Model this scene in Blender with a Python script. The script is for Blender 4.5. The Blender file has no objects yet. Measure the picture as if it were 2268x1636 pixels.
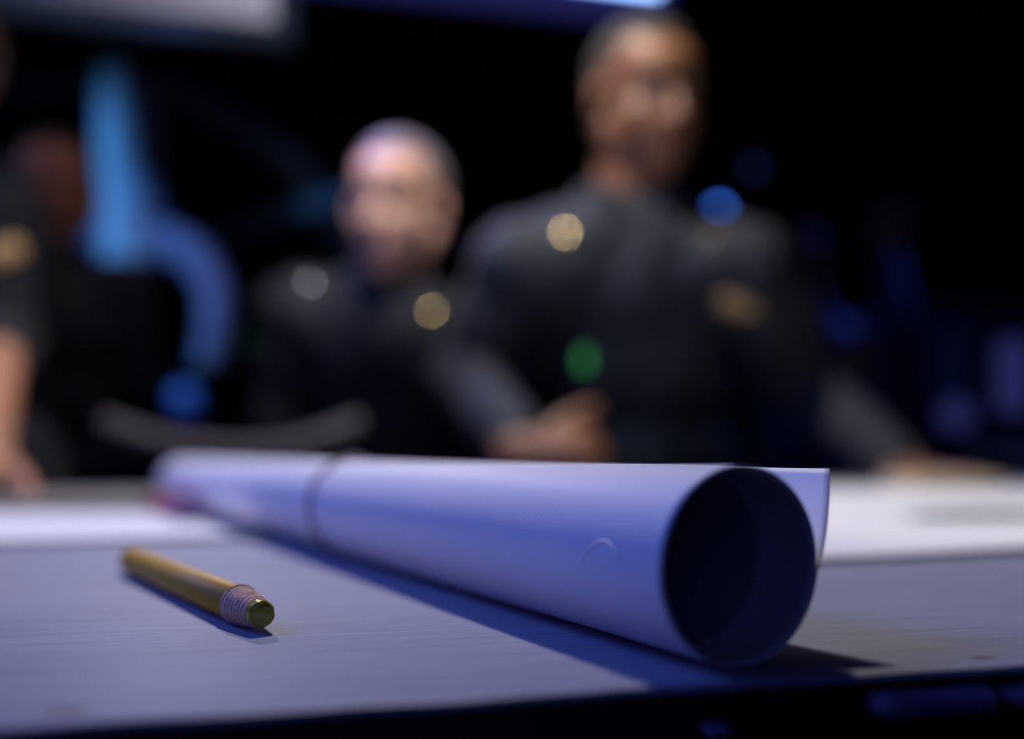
import bpy, bmesh, math, random
from mathutils import Vector, Matrix, noise
from mathutils.bvhtree import BVHTree
random.seed(7)
sc = bpy.context.scene
C = sc.collection
# ------------------------------------------------------------------ camera, world, lights, exposure
T = 0.90                      # height of the chart table's top
H = 0.0558                    # camera above the table top
ZC = T + H
RH_ = 2.7                      # ceiling height
FX = 2205.0                   # focal length in pixels of the 2268 wide frame (35 mm lens)
HOR = 985.0                   # horizon row
cam_d = bpy.data.cameras.new('camera'); cam = bpy.data.objects.new('camera', cam_d); C.objects.link(cam)
cam.location = (0, 0, ZC); cam.rotation_euler = (math.radians(90), 0, 0)
cam_d.sensor_width = 36; cam_d.lens = 36 * FX / 2268
cam_d.shift_y = (HOR - 818) / 2268
cam_d.clip_start = 0.01; cam_d.clip_end = 50
cam_d.dof.use_dof = True; cam_d.dof.focus_distance = 0.292
cam_d.dof.aperture_fstop = 2.6
sc.camera = cam
sc.view_settings.view_transform = 'Standard'; sc.view_settings.look = 'None'
sc.view_settings.gamma = 1; sc.view_settings.use_curve_mapping = False
sc.view_settings.exposure = 0.0
sc.cycles.use_denoising = True
sc.cycles.sample_clamp_indirect = 4.0
w = bpy.data.worlds.new('dim_room_air'); sc.world = w; w.use_nodes = True
w.node_tree.nodes['Background'].inputs[0].default_value = (0.10, 0.16, 0.42, 1)
w.node_tree.nodes['Background'].inputs[1].default_value = 0.02

def area(name, loc, target, size, energy, color, spread=180, size_y=None):
    l = bpy.data.lights.new(name, 'AREA'); o = bpy.data.objects.new(name, l); C.objects.link(o)
    o.location = loc; l.energy = energy; l.color = color; l.size = size; l.spread = math.radians(spread)
    if size_y: l.shape = 'RECTANGLE'; l.size_y = size_y
    o.rotation_euler = (Vector(target) - Vector(loc)).to_track_quat('-Z', 'Y').to_euler()
    return o
def spot(name, loc, target, energy, color, cone, blend=.5, radius=.05):
    l = bpy.data.lights.new(name, 'SPOT'); o = bpy.data.objects.new(name, l); C.objects.link(o)
    o.location = loc; l.energy = energy; l.color = color; l.spot_size = math.radians(cone); l.spot_blend = blend
    l.shadow_soft_size = radius
    o.rotation_euler = (Vector(target) - Vector(loc)).to_track_quat('-Z', 'Y').to_euler()
    return o
# white lamp far behind the table, low over the desk: sheen on the desk, bright top of the roll, long shadows to the front
spot('lamp_behind_table', (-0.62, 1.80, T + .95), (-0.02, 0.33, T), 15, (.74, .73, 1.0), 38, .5, .05)
# blue fluorescent to the left, high
area('blue_lamp_left', (-1.2, 0.60, T + 1.15), (0, .35, T), .8, 6.2, (.10, .20, 1.0), 120)
# added blue fills in front, for the desk edge and the roll's inside
area('blue_fill_front_left', (-1.7, -.30, T + .75), (.1, .3, T), .5, 1.4, (.16, .18, 1.0), 120)
area('blue_fill_front', (.2, -1.9, T + .6), (.1, .3, T), 2.0, 1.7, (.15, .21, 1.0), 160)
# chart lamp over the far half of the table
KEY = Vector((-0.10, 1.08, T + 1.28))
spot('chart_lamp', KEY, (-0.03, 1.14, T + .1), 62, (1.0, .93, .88), 85, .45, .045)
spot('chart_fill_right', (.50, .90, T + 1.3), (.46, .84, T), 17, (1.0, .95, .9), 38, .6, .05)  # added fill that whitens the right-hand charts
spot('chest_fill', (-.35, .50, T + 1.3), (.06, 1.42, T + .31), 22, (.80, .88, 1.0), 15, .8, .05)  # added fill on the tall person's chest
spot('blue_spot_duct', (-1.9, 1.5, T + 1.0), (-.96, 2.5, T + .58), 66, (.12, .40, 1.0), 40, .7, .05)
spot('violet_lamp', (-.62, 1.75, T + 1.2), (-.18, 1.66, T + .55), 34, (.42, .32, 1.0), 24, .6, .05)
area('blue_lamp_right_back', (1.6, 3.4, T + 1.0), (1.1, 2.9, T + .1), .4, 3, (.07, .14, 1.0), 70)
spot('violet_lamp_left', (-1.6, 1.5, T + .9), (-.97, 2.1, T + .6), 7, (.6, .3, 1.0), 20, .6, .05)

area('monitor_fill', (-.3, 1.1, RH_ - .05), (-.8, 2.1, T + 1.0), .5, 1.0, (.6, .7, 1.0), 70)  # added fill that lifts the monitor frame, no source up there
spot('blue_duct_fill_right', (-.5, 1.7, T + 1.1), (-1.02, 2.62, T + .45), 9, (.13, .30, 1.0), 30, .6, .05)  # added second blue light to brighten the duct's front and outlet
spot('cool_shoulder_rim', (-.55, 1.95, T + 1.7), (.0, 1.50, T + .35), 30, (.55, .68, 1.0), 30, .6, .06)  # added rim light for the tall person's shoulder
spot('dim_warm_fill', (-.2, 1.3, T + 1.5), (-.97, 2.05, T + .5), 9, (1.0, .45, .22), 24, .6, .05)  # added fill so the dark face at left shows

# ------------------------------------------------------------------ helpers
def P(px, py, d):
    return Vector(((px - 1134) / FX * d, d, ZC - (py - HOR) / FX * d))

def mat(name, col, rough=.6, metal=0, var=.15, scale=40, bump=0, bscale=200, spec=.5, emit=None, estr=0, sheen=0, stretch=None, coat=0):
    m = bpy.data.materials.new(name); m.use_nodes = True; nt = m.node_tree; n = nt.nodes; L = nt.links
    b = n['Principled BSDF']
    tc = n.new('ShaderNodeTexCoord'); src = tc.outputs['Object']
    if stretch:
        mp = n.new('ShaderNodeMapping'); L.new(src, mp.inputs[0]); mp.inputs['Scale'].default_value = stretch; src = mp.outputs[0]
    nz = n.new('ShaderNodeTexNoise'); nz.inputs['Scale'].default_value = scale; nz.inputs['Detail'].default_value = 5
    L.new(src, nz.inputs['Vector'])
    mx = n.new('ShaderNodeMix'); mx.data_type = 'RGBA'
    mx.inputs[6].default_value = (*[c * (1 - var) for c in col], 1); mx.inputs[7].default_value = (*[min(1, c * (1 + var)) for c in col], 1)
    L.new(nz.outputs['Fac'], mx.inputs[0]); L.new(mx.outputs[2], b.inputs['Base Color'])
    b.inputs['Roughness'].default_value = rough; b.inputs['Metallic'].default_value = metal
    b.inputs['Specular IOR Level'].default_value = spec
    if sheen: b.inputs['Sheen Weight'].default_value = sheen
    if coat: b.inputs['Coat Weight'].default_value = coat
    if bump:
        nb = n.new('ShaderNodeTexNoise'); nb.inputs['Scale'].default_value = bscale; nb.inputs['Detail'].default_value = 4
        L.new(src, nb.inputs['Vector'])
        bp = n.new('ShaderNodeBump'); bp.inputs['Strength'].default_value = bump; bp.inputs['Distance'].default_value = .001
        L.new(nb.outputs['Fac'], bp.inputs['Height']); L.new(bp.outputs[0], b.inputs['Normal'])
    if emit:
        b.inputs['Emission Color'].default_value = (*emit, 1); b.inputs['Emission Strength'].default_value = estr
    return m

def obj(name, bm, m, parent=None, loc=None, smooth=True, recalc=True):
    """one mesh object; bm in world coordinates, moved into the frame of its parent (or of loc)"""
    me = bpy.data.meshes.new(name)
    if recalc: bmesh.ops.recalc_face_normals(bm, faces=bm.faces)
    base = Vector(loc) if loc is not None else (Vector(parent['base']) if parent else None)
    if base is None:
        lo = Vector((1e9,) * 3); hi = -lo
        for v in bm.verts:
            for i in range(3): lo[i] = min(lo[i], v.co[i]); hi[i] = max(hi[i], v.co[i])
        base = Vector(((lo.x + hi.x) / 2, (lo.y + hi.y) / 2, lo.z))
    for v in bm.verts: v.co -= base
    for f in bm.faces: f.smooth = smooth
    bm.to_mesh(me); bm.free()
    ms = m if isinstance(m, (list, tuple)) else [m]
    for x in ms: me.materials.append(x)
    o = bpy.data.objects.new(name, me); C.objects.link(o)
    o['base'] = list(base)
    if parent: o.parent = parent; o.location = base - Vector(parent['base'])
    else: o.location = base
    return o
def tag(o, label=None, cat=None, group=None, kind=None):
    if label: o['label'] = label
    if cat: o['category'] = cat
    if group: o['group'] = group
    if kind: o['kind'] = kind
    return o
def thing(name, label, cat, loc, group=None):
    o = bpy.data.objects.new(name, None); C.objects.link(o); o.location = loc; o['base'] = list(loc); o.empty_display_size = .02
    return tag(o, label, cat, group)

def box(bm, c, s, R=None, bevel=0):
    r = bmesh.ops.create_cube(bm, size=1); vs = r['verts']
    for v in vs:
        v.co = Vector((v.co.x * s[0], v.co.y * s[1], v.co.z * s[2]))
    if bevel:
        es = list({e for v in vs for e in v.link_edges})
        bb = bmesh.ops.bevel(bm, geom=es, offset=bevel, segments=2, affect='EDGES')
        vs = list({v for f in bb['faces'] for v in f.verts} | {v for v in vs if v.is_valid})
    for v in vs:
        if R is not None: v.co = R @ v.co
        v.co += Vector(c)
    return vs
def frame(axis):
    a = Vector(axis).normalized(); up = Vector((0, 0, 1)) if abs(a.z) < .95 else Vector((0, 1, 0))
    x = up.cross(a).normalized(); y = a.cross(x); return x, y, a
def tube(bm, pts, rad, n=16, caps=True):
    pts = [Vector(p) for p in pts]; rings = []
    if not isinstance(rad, (list, tuple)): rad = [rad] * len(pts)
    px = None
    for i, p in enumerate(pts):
        a = (pts[min(i + 1, len(pts) - 1)] - pts[max(i - 1, 0)]).normalized()
        if px is None: px, py, _ = frame(a)
        else:
            px = (px - a * px.dot(a)).normalized(); py = a.cross(px)
        rings.append([bm.verts.new(p + (px * math.cos(t) + py * math.sin(t)) * rad[i]) for t in [2 * math.pi * k / n for k in range(n)]])
    for a, b in zip(rings, rings[1:]):
        for k in range(n): bm.faces.new((a[k], a[(k + 1) % n], b[(k + 1) % n], b[k]))
    if caps: bm.faces.new(rings[0][::-1]); bm.faces.new(rings[-1])
    return rings
def bez(pts, n=12):
    """catmull-rom through pts"""
    out = []; q = [Vector(p) for p in pts]; q = [q[0] * 2 - q[1]] + q + [q[-1] * 2 - q[-2]]
    for i in range(1, len(q) - 2):
        for k in range(n):
            t = k / n; a, b, c, d = q[i - 1:i + 3]
            out.append(.5 * ((2 * b) + (c - a) * t + (2 * a - 5 * b + 4 * c - d) * t * t + (3 * b - a - 3 * c + d) * t ** 3))
    return out + [q[-2]]
def ell(bm, c, r, R=None, sub=2):
    g = bmesh.ops.create_icosphere(bm, subdivisions=sub, radius=1)
    for v in g['verts']:
        v.co = Vector((v.co.x * r[0], v.co.y * r[1], v.co.z * r[2]))
        if R is not None: v.co = R @ v.co
        v.co += Vector(c)
def cap(bm, a, b, ra, rb=None, sub=2):
    rb = ra if rb is None else rb; a = Vector(a); b = Vector(b)
    ell(bm, a, (ra,) * 3, sub=sub); ell(bm, b, (rb,) * 3, sub=sub)
    if (b - a).length > 1e-5: tube(bm, [a, b], [ra * .995, rb * .995], 20)
def fused(bm, voxel, smooth=6):
    """melt overlapping shapes into one continuous surface"""
    me = bpy.data.meshes.new('tmp'); bm.to_mesh(me); bm.free()
    o = bpy.data.objects.new('tmp', me); C.objects.link(o)
    r = o.modifiers.new('r', 'REMESH'); r.mode = 'VOXEL'; r.voxel_size = voxel
    s = o.modifiers.new('s', 'SMOOTH'); s.factor = .5; s.iterations = smooth
    dg = bpy.context.evaluated_depsgraph_get(); ev = o.evaluated_get(dg); m2 = bpy.data.meshes.new_from_object(ev)
    out = bmesh.new(); out.from_mesh(m2)
    bpy.data.objects.remove(o); bpy.data.meshes.remove(me); bpy.data.meshes.remove(m2)
    return out
def wobble(bm, amp, sc1, seed=0, amp2=0, sc2=1):
    bm.normal_update(); off = Vector((seed * 7.3, seed * 3.1, seed * 1.7))
    d = [(v, v.normal * (amp * noise.noise(v.co * sc1 + off) + amp2 * noise.noise(Vector((v.co.x * sc2, v.co.y * sc2, v.co.z * sc2 * .35)) + off))) for v in bm.verts]
    for v, x in d: v.co += x

# ------------------------------------------------------------------ the room
M_wall = mat('black_painted_wall', (.012, .013, .018), .8)
M_floor = mat('dark_floor_tile', (.02, .021, .026), .45)
M_black = mat('black_metal', (.012, .012, .014), .45)
M_navygrey = mat('navy_grey_metal', (.05, .07, .10), .4)
RX0, RX1, RY0, RY1, RH = -3.2, 3.2, -2.2, 4.6, 2.7
def slab(name, c, s, m):
    bm = bmesh.new(); box(bm, c, s); return tag(obj(name, bm, m, smooth=False), kind='structure')
slab('floor', (0, (RY0 + RY1) / 2, -.05), (RX1 - RX0 + .4, RY1 - RY0 + .4, .1), M_floor)
slab('ceiling', (0, (RY0 + RY1) / 2, RH + .05), (RX1 - RX0 + .4, RY1 - RY0 + .4, .1), M_wall)
slab('wall_left', (RX0 - .05, (RY0 + RY1) / 2, RH / 2), (.1, RY1 - RY0, RH), M_wall)
slab('wall_right', (RX1 + .05, (RY0 + RY1) / 2, RH / 2), (.1, RY1 - RY0, RH), M_wall)
slab('wall_back', (0, RY1 + .05, RH / 2), (RX1 - RX0, .1, RH), M_wall)
slab('wall_front', (0, RY0 - .05, RH / 2), (RX1 - RX0, .1, RH), M_wall)

# ------------------------------------------------------------------ the chart table
TA = math.atan2(56, 229)
U = Vector((math.cos(TA), math.sin(TA), 0)); V = Vector((-math.sin(TA), math.cos(TA), 0))
N0 = Vector((0, .2205, T))                 # a point on the near edge
def TP(u, v, z=0): return N0 + U * u + V * v + Vector((0, 0, z))
U0, U1, DV = -1.15, 1.25, 1.075
RT = Matrix((( U.x, V.x, 0), (U.y, V.y, 0), (0, 0, 1)))

def desk_material():
    m = bpy.data.materials.new('worn_grey_laminate'); m.use_nodes = True; nt = m.node_tree; n = nt.nodes; L = nt.links
    b = n['Principled BSDF']; tc = n.new('ShaderNodeTexCoord')
    mp = n.new('ShaderNodeMapping'); L.new(tc.outputs['Object'], mp.inputs[0]); mp.inputs['Rotation'].default_value = (0, 0, -TA + .02)
    st = n.new('ShaderNodeMapping'); L.new(mp.outputs[0], st.inputs[0]); st.inputs['Scale'].default_value = (5, 130, 5)
    n1 = n.new('ShaderNodeTexNoise'); n1.inputs['Scale'].default_value = 3.2; n1.inputs['Detail'].default_value = 8; n1.inputs['Roughness'].default_value = .65; L.new(st.outputs[0], n1.inputs[0])
    n2 = n.new('ShaderNodeTexNoise'); n2.inputs['Scale'].default_value = 9; n2.inputs['Detail'].default_value = 4; L.new(mp.outputs[0], n2.inputs[0])
    st3 = n.new('ShaderNodeMapping'); L.new(mp.outputs[0], st3.inputs[0]); st3.inputs['Scale'].default_value = (14, 520, 5); st3.inputs['Rotation'].default_value = (0, 0, .06)
    n3 = n.new('ShaderNodeTexNoise'); n3.inputs['Scale'].default_value = 2.6; n3.inputs['Detail'].default_value = 3; L.new(st3.outputs[0], n3.inputs[0])
    r3 = n.new('ShaderNodeValToRGB'); r3.color_ramp.elements[0].position = .60; r3.color_ramp.elements[1].position = .72; L.new(n3.outputs[0], r3.inputs[0])
    cr = n.new('ShaderNodeValToRGB'); cr.color_ramp.elements[0].position = .25; cr.color_ramp.elements[1].position = .75
    cr.color_ramp.elements[0].color = (.215, .225, .285, 1); cr.color_ramp.elements[1].color = (.34, .35, .43, 1)
    L.new(n1.outputs[0], cr.inputs[0])
    mx = n.new('ShaderNodeMix'); mx.data_type = 'RGBA'; mx.blend_type = 'MULTIPLY'; mx.inputs[0].default_value = .5
    c2 = n.new('ShaderNodeValToRGB'); c2.color_ramp.elements[0].position = .3; c2.color_ramp.elements[1].position = .7
    c2.color_ramp.elements[0].color = (.72, .74, .8, 1); c2.color_ramp.elements[1].color = (1, 1, 1, 1); L.new(n2.outputs[0], c2.inputs[0])
    L.new(cr.outputs[0], mx.inputs[6]); L.new(c2.outputs[0], mx.inputs[7])
    ms = n.new('ShaderNodeMix'); ms.data_type = 'RGBA'; ms.inputs[7].default_value = (.62, .62, .66, 1)
    sf = n.new('ShaderNodeMath'); sf.operation = 'MULTIPLY'; sf.inputs[1].default_value = .22; L.new(r3.outputs[0], sf.inputs[0])
    L.new(sf.outputs[0], ms.inputs[0]); L.new(mx.outputs[2], ms.inputs[6]); col = ms.outputs[2]
    # old stains: two near the edge
    for (sx, sy), (ax, ay), c in (((-.0935, .2085), (.006, .0042), (.05, .03, .04, 1)), ((.1235, .2615), (.0042, .0016), (.05, .012, .012, 1)),
                                  ((-.30, .30), (.03, .006), (.26, .2, .22, 1))):
        g = n.new('ShaderNodeNewGeometry'); sb = n.new('ShaderNodeVectorMath'); sb.operation = 'SUBTRACT'; sb.inputs[1].default_value = (sx, sy, T)
        L.new(g.outputs['Position'], sb.inputs[0])
        dv = n.new('ShaderNodeVectorMath'); dv.operation = 'DIVIDE'; dv.inputs[1].default_value = (ax, ay, 1); L.new(sb.outputs[0], dv.inputs[0])
        ln = n.new('ShaderNodeVectorMath'); ln.operation = 'LENGTH'; L.new(dv.outputs[0], ln.inputs[0])
        mr = n.new('ShaderNodeMapRange'); mr.inputs[1].default_value = .5; mr.inputs[2].default_value = 1.1; mr.inputs[3].default_value = .8; mr.inputs[4].default_value = 0
        L.new(ln.outputs['Value'], mr.inputs[0])
        q = n.new('ShaderNodeMix'); q.data_type = 'RGBA'; L.new(mr.outputs[0], q.inputs[0]); L.new(col, q.inputs[6]); q.inputs[7].default_value = c; col = q.outputs[2]
    L.new(col, b.inputs['Base Color'])
    b.inputs['Roughness'].default_value = .45; b.inputs['Specular IOR Level'].default_value = .22
    bp = n.new('ShaderNodeBump'); bp.inputs['Strength'].default_value = .35; bp.inputs['Distance'].default_value = .0003; L.new(n1.outputs[0], bp.inputs['Height'])
    L.new(bp.outputs[0], b.inputs['Normal'])
    return m
M_desk = desk_material()
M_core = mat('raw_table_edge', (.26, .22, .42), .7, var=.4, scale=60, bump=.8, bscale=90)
M_tbl = mat('dark_table_cabinet', (.06, .055, .07), .7)

tb = thing('chart_table', 'wide chart table with worn grey laminate top and chipped front edge', 'table', (TP(.05, DV / 2).x, TP(.05, DV / 2).y, 0))
def top_mesh():
    bm = bmesh.new(); n = 420; th = .0026
    def edge(i):
        u = U0 + (U1 - U0) * i / n
        k = .0022 * noise.noise(Vector((u * 9, 0, 3))) + .0010 * noise.noise(Vector((u * 42, 1, 3))) + .0016 * max(0, noise.noise(Vector((u * 24, 4, 9))))
        return u, k
    rows = []
    for i in range(n + 1):
        u, k = edge(i)
        rows.append([bm.verts.new(TP(u, k + .0012, -th)), bm.verts.new(TP(u, k, -th * .6)), bm.verts.new(TP(u, k + .0008, -.0004)), bm.verts.new(TP(u, k + .0020, 0)), bm.verts.new(TP(u, .03, 0)), bm.verts.new(TP(u, DV, 0)), bm.verts.new(TP(u, DV, -th))])
    for a, b in zip(rows, rows[1:]):
        for k in range(6): bm.faces.new((a[k], b[k], b[k + 1], a[k + 1]))
        bm.faces.new((a[6], b[6], b[0], a[0]))
    bm.faces.new(rows[0]); bm.faces.new(rows[-1][::-1])
    return bm
obj('tabletop', top_mesh(), M_desk, tb, smooth=False)
# under the laminate: a black recessed gap, then a chipped raw edge that catches the blue light on the right
bm = bmesh.new(); box(bm, TP(.05, DV / 2 + .003, -.0026 - .02), (U1 - U0, DV - .008, .04), RT); obj('core_board', bm, M_black, tb, smooth=False)
def ledge(u0, u1, seed, z0=-.0044, hh=.0062):
    bm = bmesh.new(); n = 60; rows = []
    for i in range(n + 1):
        t = i / n; u = u0 + (u1 - u0) * t
        e = min(1, t * 9, (1 - t) * 14); e = math.sqrt(max(e, .02))
        zt = z0 + .0012 * noise.noise(Vector((u * 30, seed, 0))) - (1 - e) * .002
        zb = z0 - hh * (.6 + .4 * e) + .0008 * noise.noise(Vector((u * 40, seed, 5)))
        f = -.0028 * e + .0006 * noise.noise(Vector((u * 60, seed, 2)))
        rows.append([bm.verts.new(TP(u, .0072, zt)), bm.verts.new(TP(u, f + .0035, zt)), bm.verts.new(TP(u, f, (zt * .7 + zb * .3))), bm.verts.new(TP(u, f + .0012, zb)), bm.verts.new(TP(u, .0072, zb))])
    for a, b in zip(rows, rows[1:]):
        for k in range(5): bm.faces.new((a[k], b[k], b[(k + 1) % 5], a[(k + 1) % 5]))
    bm.faces.new(rows[0]); bm.faces.new(rows[-1][::-1]); return bm
tag(obj('broken_edge_strip', ledge(.0905, .1255, 1), M_core, tb), 'raw chipped wood edge under the laminate')
tag(obj('broken_edge_strip', ledge(.1262, .21, 2), M_core, tb), 'raw chipped wood edge under the laminate')
tag(obj('edge_chip', ledge(.0465, .0515, 3, -.009, .003), M_core, tb), 'small raw chip under the laminate')
bm = bmesh.new(); box(bm, TP(.05, DV / 2 + .012, -.17), (U1 - U0 - .01, DV - .03, .27), RT, .004); obj('drawer_case', bm, M_tbl, tb, smooth=False)
for k in range(3):
    bm = bmesh.new(); box(bm, TP(-.7 + .75 * k, -.003 + .012, -.19), (.70, .022, .20), RT, .002); d = obj('drawer', bm, M_tbl, tb, smooth=False)
    bm = bmesh.new(); c = TP(-.7 + .75 * k, -.012, -.19); tube(bm, bez([c - U * .06 + V * .012, c - U * .055 - V * .012, c + U * .055 - V * .012, c + U * .06 + V * .012], 6), .004, 10); obj('handle', bm, M_black, d)
for uu in (U0 + .06, U1 - .06):
    for vv in (.07, DV - .07):
        bm = bmesh.new(); a = TP(uu, vv); box(bm, (a.x, a.y, (T - .30) / 2), (.07, .07, T - .30), RT, .004); obj('leg', bm, M_tbl, tb, smooth=False)

# ------------------------------------------------------------------ paper things
def paper_mat(name, col, transl=.2, rough=.5, fibre=.05, crease=False, spec=.3):
    m = bpy.data.materials.new(name); m.use_nodes = True; nt = m.node_tree; n = nt.nodes; L = nt.links
    b = n['Principled BSDF']; tc = n.new('ShaderNodeTexCoord'); out = n['Material Output']
    nz = n.new('ShaderNodeTexNoise'); nz.inputs['Scale'].default_value = 1800; nz.inputs['Detail'].default_value = 3; L.new(tc.outputs['Object'], nz.inputs[0])
    n2 = n.new('ShaderNodeTexNoise'); n2.inputs['Scale'].default_value = 18; n2.inputs['Detail'].default_value = 4; L.new(tc.outputs['Object'], n2.inputs[0])
    mx = n.new('ShaderNodeMix'); mx.data_type = 'RGBA'; mx.inputs[6].default_value = (*[c * (1 - fibre) for c in col], 1); mx.inputs[7].default_value = (*[min(1, c * (1 + fibre)) for c in col], 1)
    L.new(n2.outputs[0], mx.inputs[0]); colo = mx.outputs[2]
    b.inputs['Roughness'].default_value = rough; b.inputs['Specular IOR Level'].default_value = spec
    bp = n.new('ShaderNodeBump'); bp.inputs['Strength'].default_value = .25; bp.inputs['Distance'].default_value = .0002; L.new(nz.outputs[0], bp.inputs['Height']); L.new(bp.outputs[0], b.inputs['Normal'])
    L.new(colo, b.inputs['Base Color'])
    if transl:
        t = n.new('ShaderNodeBsdfTranslucent'); L.new(colo, t.inputs[0]); ms = n.new('ShaderNodeMixShader'); ms.inputs[0].default_value = transl
        L.new(b.outputs[0], ms.inputs[1]); L.new(t.outputs[0], ms.inputs[2]); L.new(ms.outputs[0], out.inputs['Surface'])
    return m
M_roll = paper_mat('rolled_chart_paper', (.80, .80, .84), .10)
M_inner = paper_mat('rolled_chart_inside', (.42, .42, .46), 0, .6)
M_chart = paper_mat('white_chart_paper', (.86, .86, .86), .1)
M_tan = paper_mat('tan_chart_paper', (.30, .28, .23), 0)
M_cream = paper_mat('cream_pad_paper', (.95, .78, .46), .1)

S0 = Vector((.0578, .249, 0)); AX = Vector((-.476, .88, 0)).normalized(); PX = Vector((AX.y, -AX.x, 0))
LEN = .765
def RAD(s): return .0254 - .0045 * max(0, s) / LEN
def cyl(s, a, z):         # s along the roll, a across to the right, z up
    return S0 + AX * s + PX * a + Vector((0, 0, T + .0002 + .0012 * max(0, s) / LEN + z))
def sheet(path, ns, s0f, s1f, th):
    """solid sheet: path(s)-> list of (a,z) ; s0f/s1f(t) ends"""
    bm = bmesh.new(); grid = []
    for i in range(ns + 1):
        w_ = (i / ns) ** 1.5
        p = path(0); m_ = len(p); row = []
        for j in range(m_):
            t = j / (m_ - 1); s = s0f(t) + (s1f(t) - s0f(t)) * w_
            row.append((s, path(s)[j]))
        grid.append(row)
    outer = []; inner = []
    for row in grid:
        o_ = []; i_ = []
        for j, (s, (a, z)) in enumerate(row):
            j0 = max(j - 1, 0); j1 = min(j + 1, len(row) - 1)
            ta = row[j1][1][0] - row[j0][1][0]; tz = row[j1][1][1] - row[j0][1][1]; l = math.hypot(ta, tz) or 1
            na, nz_ = -tz / l, ta / l
            o_.append(bm.verts.new(cyl(s, a, z))); i_.append(bm.verts.new(cyl(s, a + na * th, z + nz_ * th)))
        outer.append(o_); inner.append(i_)
    fs_in = []
    for i in range(len(grid) - 1):
        for j in range(len(grid[0]) - 1):
            bm.faces.new((outer[i][j], outer[i + 1][j], outer[i + 1][j + 1], outer[i][j + 1]))
            bm.faces.new((inner[i][j], inner[i][j + 1], inner[i + 1][j + 1], inner[i + 1][j]))
    for j in range(len(grid[0]) - 1):
        bm.faces.new((outer[0][j], outer[0][j + 1], inner[0][j + 1], inner[0][j])); bm.faces.new((outer[-1][j], inner[-1][j], inner[-1][j + 1], outer[-1][j + 1]))
    for i in range(len(grid) - 1):
        bm.faces.new((outer[i][0], inner[i][0], inner[i + 1][0], outer[i + 1][0])); bm.faces.new((outer[i][-1], outer[i + 1][-1], inner[i + 1][-1], inner[i][-1]))
    return bm
BAND_S = .287
def outer_path(s):
    R = RAD(s); k = max(0.0, 1 - max(0, s) / (BAND_S * .93)) ** .75      # the loose flap closes towards the rubber band
    pts = []; n1 = 14
    th0 = math.radians(-6)
    for i in range(n1):                                     # flap: from the free corner down to the tangent point
        t = 1 - i / n1                                      # 1 at tip
        ang = th0 + t * math.radians(78)
        fa = R * math.cos(th0) + (.0205 * t ** .85); fz = R + R * math.sin(th0) + (R * 1.035) * t
        ca = R * math.cos(ang) + .0004; cz = R + R * math.sin(ang)
        pts.append((ca + (fa - ca) * k, cz + (fz - cz) * k))
    nt_ = 200; turns = 2.3
    for i in range(nt_ + 1):
        t = i / nt_; ang = th0 - t * turns * 2 * math.pi; r = R - .0012 * t * turns / 2.3 - .0002 * t
        pts.append((r * math.cos(ang), R + r * math.sin(ang)))
    return [(a, z) for a, z in pts]
# the flap's end sits a little further back than the rim
def s_start(t):
    tt = t * 214
    if tt < 14: return .014 * (1 - tt / 14)
    return 0.0
roll = thing('rolled_chart', 'large white chart rolled into a tube lying diagonally across the chart table', 'paper roll', tuple(cyl(.38, 0, 0)))
obj('outer_sheet', sheet(outer_path, 44, s_start, lambda t: LEN - .02 * t, .00022), M_roll, roll)
def inner_path(s):
    R = RAD(s); pts = []
    for i in range(141):
        t = i / 140; ang = math.radians(75) - t * 1.45 * 2 * math.pi; r = R - .0019 - .0012 * t
        pts.append((r * math.cos(ang) + .0001, R + r * math.sin(ang)))
    return pts
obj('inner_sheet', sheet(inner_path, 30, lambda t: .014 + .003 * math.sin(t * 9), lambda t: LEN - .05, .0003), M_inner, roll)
# fine pen lines inside
bm = bmesh.new()
for (s_, a0, a1, k) in ((.040, 95, 170, .012), (.06, 100, 150, -.01), (.034, 205, 262, .005)):
    pts = []
    for i in range(24):
        t = i / 23; an = math.radians(a0 + (a1 - a0) * t); s = s_ + k * math.sin(t * 3.1); R = RAD(s); r = R - .00355
        pts.append(cyl(s, r * math.cos(an), R + r * math.sin(an)))
    tube(bm, pts, .00018, 5)
tag(obj('pen_line', bm, M_black, roll), 'dark drawn pen lines inside the roll')
# a faint raised crease on the near side of the roll
bm = bmesh.new(); pts = []
for i in range(40):
    t = i / 39; s = .036 - .024 * t; an = math.radians(180 + 2 - 14 * math.sin(math.pi * min(1, t * 1.15)) + 30 * max(0, .12 - t)); R = RAD(s); r = R - .00012
    pts.append(cyl(s, r * math.cos(an), R + r * math.sin(an)))
tube(bm, pts, [.00012 + .00032 * math.sin(math.pi * i / 39) for i in range(40)], 6)
tag(obj('crease', bm, M_roll, roll), 'faint wavy crease on the outer sheet')

# rubber band around the roll
bm = bmesh.new(); R = RAD(BAND_S); n = 72; rings = []
for k in range(n):
    an = 2 * math.pi * k / n
    row = []
    for (ds, dr) in ((-.0016, 0), (-.0016, .0011), (.0016, .0011), (.0016, 0)):
        lump = .0016 * math.exp(-((an - math.pi / 2 + .1) / .22) ** 2)
        r = R + .0003 + dr * (1 + lump * 900 * (dr > 0)) ; s = BAND_S + ds + .004 * math.sin(an)
        row.append(bm.verts.new(cyl(s, r * math.cos(an), max(r * math.sin(an) + R, .00005 - .0002))))
    rings.append(row)
for k in range(n):
    a, b = rings[k], rings[(k + 1) % n]
    for j in range(4): bm.faces.new((a[j], b[j], b[(j + 1) % 4], a[(j + 1) % 4]))
M_rub = mat('tan_rubber', (.34, .24, .26), .6)
tag(obj('rubber_band', bm, M_rub), 'brownish rubber band wrapped around the far part of the rolled chart', 'rubber band')

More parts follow.
